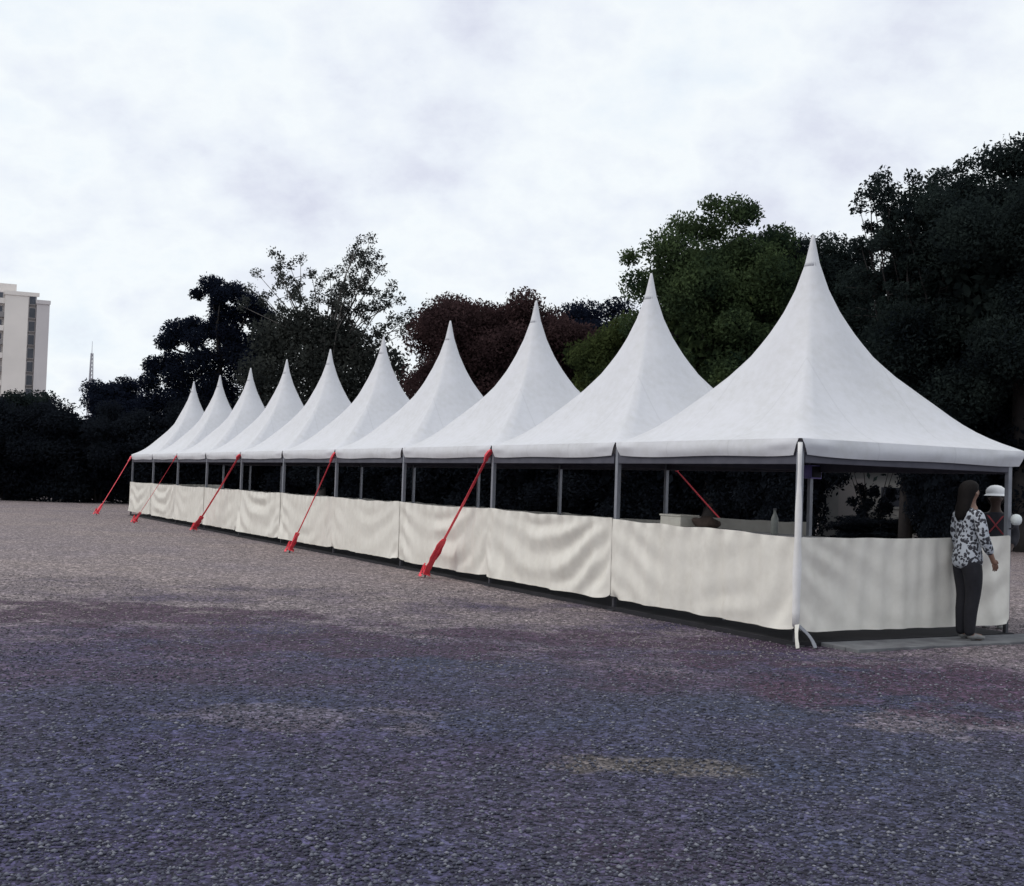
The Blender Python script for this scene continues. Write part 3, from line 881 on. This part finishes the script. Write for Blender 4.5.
def tree(loc, label, env_c, env_r, n, rmin, rmax, per, size, leafm, barkm, name='tree', cat='tree', group=None, extra=None, core_n=1800, tr=.22, low=-.8, seed=None):
    t = empty(name, loc); tag(t, label, cat, group)
    cl = clumps_in(env_c, env_r, n, rmin, rmax, low) + (extra or [])
    foliage('crown', t, leafm, cl, per, size, (env_c, tuple(np.array(env_r)*.72), core_n))
    lim = [(tuple(c), .35+.5*random.random()) for c, _ in cl[::max(1, len(cl)//9)]]
    trunk(t, env_c[2]+env_r[2]*.35, tr, lim, barkm, (env_c[0]*.9, env_c[1]*.9))
    return t

def sparse_tree(loc, label, base_h, twigs, leafm, barkm, size, per, name='tree', r=.16, lean=(0,0), dense=None):
    """open crown: visible twigs carrying small leaf sprays. twigs: list of tip points"""
    t = empty(name, loc); tag(t, label, 'tree')
    m = MB(); pts = []
    h = base_h
    m.tube([(0,0,-.1),(0,0,h*.3),(lean[0]*.3,lean[1]*.3,h*.7),(lean[0],lean[1],h)], [r*1.3, r, r*.8, r*.5], 9)
    for tip in twigs:
        tip = Vector(tip); q = .45+.55*random.random()
        st = Vector((lean[0]*q*q, lean[1]*q*q, h*q))
        L = (tip-st).length
        mid = st.lerp(tip, .5) + Vector((random.uniform(-.1,.1)*L, random.uniform(-.1,.1)*L, .06*L))
        path = [st, st.lerp(mid, .5), mid, mid.lerp(tip, .5), tip]
        m.tube(path, [r*.35, r*.27, r*.18, r*.11, r*.05], 5)
        for j in range(3):
            a = mid.lerp(tip, random.uniform(0, .9)); dv = Vector((random.gauss(0,1), random.gauss(0,1), abs(random.gauss(.3,.8)))).normalized()*random.uniform(.4, 1.0)
            m.tube([a, a+dv*.5+Vector((0,0,.03)), a+dv], [r*.09, r*.06, r*.03], 4)
            pts.append(ball_pts(int(per*1.1), a+dv, (.22,.22,.2)))
            pts.append(ball_pts(int(per*.5), a+dv*.55, (.2,.2,.16)))
        pts.append(ball_pts(int(per*1.9), tip, (.3,.3,.28)))
    V, F = leaves_from(np.concatenate(pts), size)
    if dense:
        V2, F2 = leaves_from(np.concatenate([ball_pts(int(1900*rr*rr), c, (rr, rr, rr*.85)) for c, rr in dense]), .13)
        F = np.concatenate([F, F2+len(V)]); V = np.concatenate([V, V2])
    np_mesh('crown', V, F, leafm, t)
    m.build('trunk', barkm, t, smooth=True)
    return t

# --- left: cloud-clumped tree (flat pads of dark foliage with sky between)
base = np.array([-13.2, 53.0])
def pads(lst, Y):
    return [(np.array([x-base[0], Y+dy-base[1], z]), r) for x, dy, z, r in lst]
t = empty('tree', (base[0], base[1], 0)); tag(t, 'dark tree with rounded separate pads of foliage, left of the sparse tall tree', 'tree')
cl = pads([(-13.35,0,9.6,.62),(-12.45,.4,9.4,.62),(-12.85,-.5,9.1,.5),(-14.05,.3,9.25,.36),(-13.1,.2,8.75,.45),(-12.4,.3,8.4,.6),(-13.0,0,8.2,.5),(-13.4,.3,7.7,.55),(-11.7,.2,8.9,.7),(-11.3,.6,8.3,.8),
           (-14.75,0,7.55,.72),(-14.2,.5,7.9,.55),(-15.25,.2,7.1,.55),(-13.9,-.4,7.2,.6),
           (-15.75,.2,6.0,.60),(-15.0,.4,6.2,.7),(-15.9,0,5.3,.55),(-14.6,0,5.6,.8),(-13.6,-.3,6.3,.8),(-12.6,0,7.6,.75),(-12.2,.3,6.8,1.1),
           (-13.2,.2,5.2,1.1),(-14.6,.2,4.6,1.0),(-15.7,0,4.4,.8),(-11.5,.3,6.2,1.3),(-12.6,.5,4.2,1.4),(-11.0,.5,7.2,.9),(-14.9,.3,3.4,1.2),(-13.2,.2,3.0,1.4)], 53)
foliage('crown', t, M['leaf_pine'], cl, 2300, .10)
trunk(t, 7.6, .20, [(tuple(c*np.array([1,1,.97])), .72+.25*random.random()) for c, r in cl[:18:2]], M['bark'], (.7, 0))

# --- sparse tall tree
tw = []
for x, y_, z in [(-9.9,0,10.4),(-10.6,.3,9.6),(-9.2,-.2,9.9),(-8.4,.3,9.7),(-8.9,.6,10.3),(-7.6,0,9.6),(-6.9,.2,10.2),(-6.4,0,11.0),(-6.2,.5,10.5),(-6.0,-.3,10.0),
                (-5.5,.2,9.9),(-5.1,.4,9.3),(-4.7,0,8.7),(-4.3,.3,8.2),(-5.6,-.5,8.8),(-6.6,.5,9.4),(-7.4,-.3,8.9),(-8.2,.4,8.8),(-9.2,.5,8.9),(-10.2,0,8.6),
                (-10.9,.4,9.0),(-11.1,0,8.2),(-6.1,.2,9.1),(-5.0,-.3,7.9),(-6.4,0,8.1),(-7.1,.2,8.2),(-4.6,.2,7.3),(-4.2,0,7.6),(-8.9,0,8.0),(-9.8,.3,7.7),(-5.6,.3,7.2),(-10.6,.1,7.5),
                (-6.6,-.3,10.6),(-6.0,.3,11.2),(-5.7,.1,10.4),(-5.3,-.4,8.5),(-9.6,.3,9.4),(-8.0,0,9.2),(-7.2,.4,9.9),(-6.9,-.4,9.1)]:
    tw.append((x+7.6, y_, z))
dn = [((x+7.6, dy, z), r) for x, dy, z, r in [(-8.6,.2,7.3,1.1),(-7.4,.3,7.2,1.1),(-9.7,.2,6.9,1.1),(-6.6,.2,6.6,1.0),(-5.4,.3,6.0,1.1),(-8.2,0,6.0,1.4),(-6.8,0,5.2,1.5),(-9.8,0,5.4,1.4),(-5.2,.2,4.8,1.2),(-8.3,0,4.2,1.6),(-6.3,.1,3.6,1.5),(-10,.2,3.6,1.5)]]
sparse_tree((-7.6, 49, 0), 'tall thin tree with airy see-through top of small leaves, behind the fifth and sixth tents', 6.5, tw, M['leaf_sparse'], M['bark_pale'], .085, 50, dense=dn)

# --- purple-brown dense tree and its neighbours
tree((-.6, 46, 0), 'rounded dense tree with dull purple-brown leaves behind the middle tents', (0,0,5.6), (3.5,2.6,3.2), 75, .7, 1.15, 1150, .10, M['leaf_red'], M['bark'])
tree((2.9, 51, 0), 'small dark tree with a low rounded top, half hidden between purple-brown and big green trees', (0,0,6.8), (2.2,2,2.5), 34, .6, .95, 1000, .11, M['leaf_pine'], M['bark'])
tree((3.7, 41, 0), 'lower yellow-green tree left of the big green tree', (0,0,4.6), (1.9,1.7,2.6), 36, .5, .85, 1000, .10, M['leaf_lime'], M['bark'])
# --- big green tree
tree((6.6, 40, 0), 'big broad green tree with a bright side behind the two nearest tents', (0,0,6.6), (2.6,2.4,3.6), 85, .5, 1.05, 1250, .10, M['leaf_green'], M['bark'],
     extra=[(np.array([-1.9,-1.2,9.1]),.8),(np.array([-2.5,-.6,8.0]),.8),(np.array([.4,-.8,10.4]),.75),(np.array([-1.1,0,10.0]),.75),(np.array([1.9,-.4,9.6]),.7),(np.array([-2.6,-.4,6.7]),.7),(np.array([2.6,-.3,8.6]),.8),(np.array([-.3,-.5,10.7]),.45),(np.array([.9,-.5,10.5]),.5),(np.array([-2.9,0,9.0]),.4)], tr=.3)
tree((9.9, 41, 0), 'dark green tree with a level top, right of the big green tree', (0,0,6.7), (2.8,2.2,3.2), 60, .6, 1.0, 1600, .09, M['leaf_dark'], M['bark'], tr=.26,
     extra=[(np.array([-2.2,0,9.6]),.75),(np.array([-1.2,.2,9.9]),.7),(np.array([-.3,0,9.5]),.8),(np.array([.7,.2,9.7]),.75),(np.array([1.6,0,9.4]),.8),(np.array([-1.7,.5,8.7]),1.0),(np.array([.4,.5,8.7]),1.0)])
# --- tall dark tree at the right
tree((14.2, 33.5, 0), 'tallest dark tree at the right edge of the picture', (0,0,7.0), (3.9,2.8,4.2), 115, .6, 1.1, 1700, .088, M['leaf_dark'], M['bark'],
     extra=[(np.array([-.3,-.2,10.9]),.8),(np.array([.8,0,11.2]),.8),(np.array([2.2,.3,11.3]),.9),(np.array([-3.6,0,5.4]),1.1),(np.array([-3.4,.2,3.6]),1.2),(np.array([.6,.3,9.8]),1.1),(np.array([-1.4,.2,9.4]),1.1),(np.array([1.9,0,10.2]),1.1),(np.array([-2.4,.2,8.2]),1.1)], tr=.34)
tw = []
for _ in range(46):
    a = random.random(); tw.append((random.uniform(-1.3, 1.7), random.uniform(-.8, .8), random.uniform(7.4, 10.3) + .0))
tw += [(-1.2,0,10.2),(-.8,.2,10.6),(.0,0,10.5),(.7,.1,10.6),(-1.5,0,9.6),(-1.4,.2,8.6),(1.5,0,11.0)]
sparse_tree((11.2, 34.5, 0), 'slender open-topped tree with sky showing through, against the tallest dark tree', 6.4, tw, M['leaf_dark'], M['bark'], .085, 75,
            dense=[((0,0,6.6),1.1),((.8,.2,7.3),1.0),((-.6,0,5.6),1.0),((.4,0,4.6),1.3),((-.5,.2,3.2),1.3),((1.4,.1,8.0),.8)])

# --- dense row of bushes along the far edge
def bush_proto(i):
    b = empty('bush', (0, 0, 0))
    cl = clumps_in((0,0,2.2), (1.9,1.5,2.0), 36, .5, .85, -1) + [(np.array([random.uniform(-1.4,1.4), -1.0, .5]), .7) for _ in range(4)]
    foliage('foliage', b, M['leaf_hedge'], cl, 800, .11, ((0,0,1.9), (1.5,1.0,1.8), 1200))
    m = MB()
    for j in range(5):
        a = j*1.3; m.tube([(.1*math.cos(a), .1*math.sin(a), -.05), (.4*math.cos(a), .3*math.sin(a), 1.2), (.9*math.cos(a), .7*math.sin(a), 2.8)], [.06,.045,.015], 6)
    m.build('stem', M['bark'], b, smooth=True)
    return b
protos = [bush_proto(i) for i in range(3)]
used = set()
def copy_tree(o):
    c = o.copy(); COL.objects.link(c)
    for chd in o.children:
        d = chd.copy(); COL.objects.link(d); d.parent = c
    return c
def place_bush(x, y, sx, sz, i, label, group):
    if i not in used: o = protos[i]; used.add(i)
    else: o = copy_tree(protos[i])
    o.location = (x, y, 0); o.rotation_euler.z = random.uniform(-.5, .5) + (PI if random.random() < .4 else 0)
    o.scale = (sx, sx, sz); tag(o, label, 'bush', group)
    return o
LB = 'tall dark bush in the unbroken dark hedge line behind the gravel left of the tents'
x = -27.0; i = 0
while x < -8:
    yb = 51.0 + .08*(x+27)
    place_bush(x, yb + random.uniform(-.3,.3), random.uniform(.95,1.15), random.uniform(.92,1.04), i % 3, LB, 'hedge bushes left of the tents')
    x += 1.9; i += 1
LB2 = 'tall dark bush in the dark hedge seen under the tent roofs'
for q in np.linspace(0, 1, 16):
    xx = -7.6 + q*25.5; yy = 50.5 - q*18 
    if 8.9 < xx < 13.0: continue
    place_bush(xx, yy + random.uniform(-.4,.4), random.uniform(1.0,1.25), random.uniform(.85,1.1), i % 3, LB2, 'hedge bushes behind the tents'); i += 1
place_bush(8.55, 37.6, .82, .95, i % 3, LB2, 'hedge bushes behind the tents'); i += 1
place_bush(13.3, 37.2, .85, .95, i % 3, LB2, 'hedge bushes behind the tents'); i += 1
place_bush(11.0, 36.6, .72, .20, i % 3, 'low dark bush in front of the small pale shed', None); i += 1
place_bush(11.95, 33.6, .52, .80, i % 3, LB2, 'hedge bushes behind the tents'); i += 1
for xx, yy in ((7.2, 46.5), (16.0, 44.5), (19.0, 42.0), (14.6, 35.4), (16.2, 34.6), (18.6, 37.0)):
    place_bush(xx, yy, 1.25, 1.3, i % 3, LB2, 'hedge bushes behind the tents'); i += 1
t = empty('shrub', (10.95, 36.9, 0)); tag(t, 'thin loose-leaved shrub half covering the small pale shed', 'shrub')
tw_ = [(random.uniform(-.75,.75), random.uniform(-.25,.25), random.uniform(.7,2.6)) for _ in range(24)]
V, F = leaves_from(np.concatenate([ball_pts(150, p, (.19,.19,.17)) for p in tw_]), .085)
np_mesh('foliage', V, F, M['leaf_hedge'], t)
m = MB()
for p in tw_[::2]: m.tube([(p[0]*.15, p[1]*.2, -.05), (p[0]*.5, p[1]*.6, p[2]*.5), p], [.028,.018,.006], 5)
m.build('stem', M['bark'], t)
place_bush(17.5, 30.0, 1.2, 1.1, i % 3, LB2, 'hedge bushes behind the tents')

# round-topped tree far left, and the twiggy treetop in front of the tower block
tree((-18.4, 56, 0), 'low round-topped dark bluish tree left of the tents, under the thin mast', (0,0,4.2), (1.5,1.4,1.55), 40, .35, .6, 1500, .09, M['leaf_pine'], M['bark'], core_n=900, tr=.16, low=-1)
tree((-22.0, 55, 0), 'low dark tree top in front of the tower block foot', (0,0,3.8), (2.0,1.5,1.2), 26, .4, .7, 1000, .1, M['leaf_dark'], M['bark'], core_n=900, tr=.16, low=-1)

# -------------------------------------------------------------- shed behind
t = empty('shed', (11.55, 39.4, 0), -.25); tag(t, 'small pale shed glimpsed between bushes under the nearest tent roof', 'shed')
MB().box(-1.5, 1.5, 0, 2, 0, 2.3).build('wall', M['shed'], t)
rf = MB(); rf.v = [(-1.7,-.3,2.25),(1.7,-.3,2.25),(1.7,2.3,2.25),(-1.7,2.3,2.25),(-1.7,1,3.0),(1.7,1,3.0)]
rf.f = [(0,1,5,4),(2,3,4,5),(1,2,5),(3,0,4),(3,2,1,0)]; rf.build('roof', M['shedroof'], t)
dr = MB().box(-.9, -.1, -.03, -.003, .02, 1.95).build('door', M['plaster2'], t)
MB().box(-.22, -.16, -.06, -.031, .95, 1.05).build('handle', M['steel'], dr)
wn = MB().box(.35, 1.15, -.04, -.003, 1.0, 1.75).build('window', M['shed'], t)
MB().box(.42, 1.08, -.05, -.041, 1.07, 1.68).build('pane', M['glass'], wn)

# ------------------------------------------------------------- tower block
t = empty('tower_block', (-100.9, 250, 0), .40)
tag(t, 'tall white apartment block at the far left edge of the picture', 'building')
H1 = 38.6
def bwin(x0, x1, z0, z1, yf, nm='window'):
    f = MB().box(x0, x1, yf-.12, yf-.004, z0, z1).build(nm, M['plaster2'], t)
    MB().box(x0+.12, x1-.12, yf-.16, yf-.121, z0+.12, z1-.12).build('pane', M['glass'], f)
# right wing, recess, middle wing, balcony wing
MB().box(1.9, 4.4, 0.0, 14, 0, 35.8).build('wing', M['plaster2'], t)
MB().box(.3, 1.899, 1.6, 13, 0, 36.9).build('recess_wall', M['balcony'], t)
MB().box(-4.2, .299, -.8, 14, 0, 37.0).build('wing', M['plaster'], t)
MB().box(-16, -4.201, .6, 14, 0, 37.4).build('wing', M['plaster'], t)
MB().box(-12, -2.1, 1.2, 9, 37.41, 39.0).build('roof_house', M['plaster'], t)
MB().box(-4.4, 2.3, -1.0, -.801, 36.5, 37.3).box(-4.4,-4.201,-.8,.59,36.5,37.3).build('parapet', M['plaster'], t)
MB().box(1.75, 4.55, -.25, -.003, 35.2, 36.0).build('parapet', M['plaster2'], t)
for n in range(13):
    z = 1.2 + n*2.8
    bwin(.40, 1.80, z+.25, z+2.5, 1.6)
    f = MB().box(-6.6, -4.5, .5, .597, z+.2, z+2.3).build('window', M['plaster2'], t)
    MB().box(-6.45, -4.65, .46, .499, z+.3, z+2.2).build('pane', M['glass'], f)
    MB().box(-11, -4.25, -.7, .45, z-.15, z+.05).box(-11, -4.25, -.7, -.62, z+.051, z+.95).build('balcony', M['balcony'] if n % 2 else M['plaster'], t)
    bwin(-10.6, -7.2, z+.3, z+2.2, .6)

# thin mast
t = empty('antenna_mast', (-104.5, 300, 0)); tag(t, 'thin grey antenna mast rising behind the low round-topped tree', 'mast')
m = MB()
for a in range(3):
    an = a*2*PI/3; m.tube([(1.2*math.cos(an), 1.2*math.sin(an), 0), (.28*math.cos(an), .28*math.sin(an), 30)], [.16,.13], 5)
for z in range(1, 30):
    f = 1.2 - .92*z/30; g_ = 1.2 - .92*(z+1)/30
    for a in range(3):
        p = a*2*PI/3; q = (a+1)*2*PI/3
        m.tube([(f*math.cos(p), f*math.sin(p), z), (g_*math.cos(q), g_*math.sin(q), z+1)], .07, 4)
m.build('lattice', M['mast'], t)
MB().tube([(0,0,29),(0,0,33)], [.10,.04], 6).build('antenna', M['mast'], t)

# ------------------------------------------------------------ world & light
SUN_AZ = math.radians(-106); SUN_EL = math.radians(46)      # clockwise from +Y: behind the camera on the left
w = bpy.data.worlds.new('World'); scene.world = w; w.use_nodes = True
nt = w.node_tree
bg = nt.nodes['Background']
sky = N(nt, 'ShaderNodeTexSky', sky_type='NISHITA'); sky.sun_disc = False
sky.sun_elevation = SUN_EL; sky.sun_rotation = SUN_AZ
tc = N(nt, 'ShaderNodeTexCoord').outputs['Generated']
sp = N(nt, 'ShaderNodeSeparateXYZ'); nt.links.new(tc, sp.inputs[0])
zz = math_n(nt, 'ADD', math_n(nt, 'MAXIMUM', sp.outputs[2], 0.0), .55)
cb = N(nt, 'ShaderNodeCombineXYZ')
nt.links.new(math_n(nt, 'DIVIDE', sp.outputs[0], zz), cb.inputs[0]); nt.links.new(math_n(nt, 'DIVIDE', sp.outputs[1], zz), cb.inputs[1])
c1 = noise_n(nt, cb.outputs[0], 2.6, 7, .56); c2 = noise_n(nt, cb.outputs[0], 8.5, 6, .58)
cf = math_n(nt, 'MULTIPLY_ADD', c2, .35, math_n(nt, 'MULTIPLY', c1, .75))
K = 10.5
cloud = ramp(nt, cf, [(.37, (.61,.63,.76)), (.45, (.74,.77,.875)), (.515, (.84,.885,.955)), (.58, (.92,.965,.99)), (.65, (.84,.905,.97)), (.73, (.75,.79,.89))])
cs = N(nt, 'ShaderNodeVectorMath', operation='SCALE'); cs.inputs['Scale'].default_value = K
nt.links.new(cloud, cs.inputs[0])
nt.links.new(mixc(nt, .93, sky.outputs[0], cs.outputs[0]), bg.inputs[0])
bg.inputs[1].default_value = .10

sd = bpy.data.lights.new('sun', 'SUN'); sd.energy = 1.25; sd.angle = math.radians(40); sd.color = (1, .93, .84)
so = bpy.data.objects.new('sun', sd); COL.objects.link(so)
dirv = Vector((math.sin(SUN_AZ)*math.cos(SUN_EL), math.cos(SUN_AZ)*math.cos(SUN_EL), math.sin(SUN_EL)))
so.rotation_euler = (-dirv).to_track_quat('-Z', 'Y').to_euler()
so.location = (-30, -20, 40)

# ------------------------------------------------------------------ camera
cam = bpy.data.cameras.new('camera'); co = bpy.data.objects.new('camera', cam); COL.objects.link(co)
cam.sensor_fit = 'HORIZONTAL'; cam.sensor_width = 36; cam.lens = 1217.09/1024*36
cam.clip_end = 4000; cam.clip_start = .05
pitch, roll = .0328, .0332
fwd = Vector((0, math.cos(pitch), math.sin(pitch))); up0 = Vector((0, -math.sin(pitch), math.cos(pitch))); rt0 = Vector((1, 0, 0))
# the picture is turned clockwise by roll, so the camera is turned anticlockwise
rt = rt0*math.cos(roll) + up0*math.sin(roll)
up = up0*math.cos(roll) - rt0*math.sin(roll)
co.matrix_world = Matrix(((rt.x, up.x, -fwd.x, 0), (rt.y, up.y, -fwd.y, 0), (rt.z, up.z, -fwd.z, 1.4221), (0,0,0,1)))
scene.camera = co

scene.view_settings.view_transform = 'Standard'
scene.view_settings.look = 'None'
scene.view_settings.gamma = 1.0
scene.view_settings.exposure = 0.0
scene.view_settings.use_curve_mapping = False
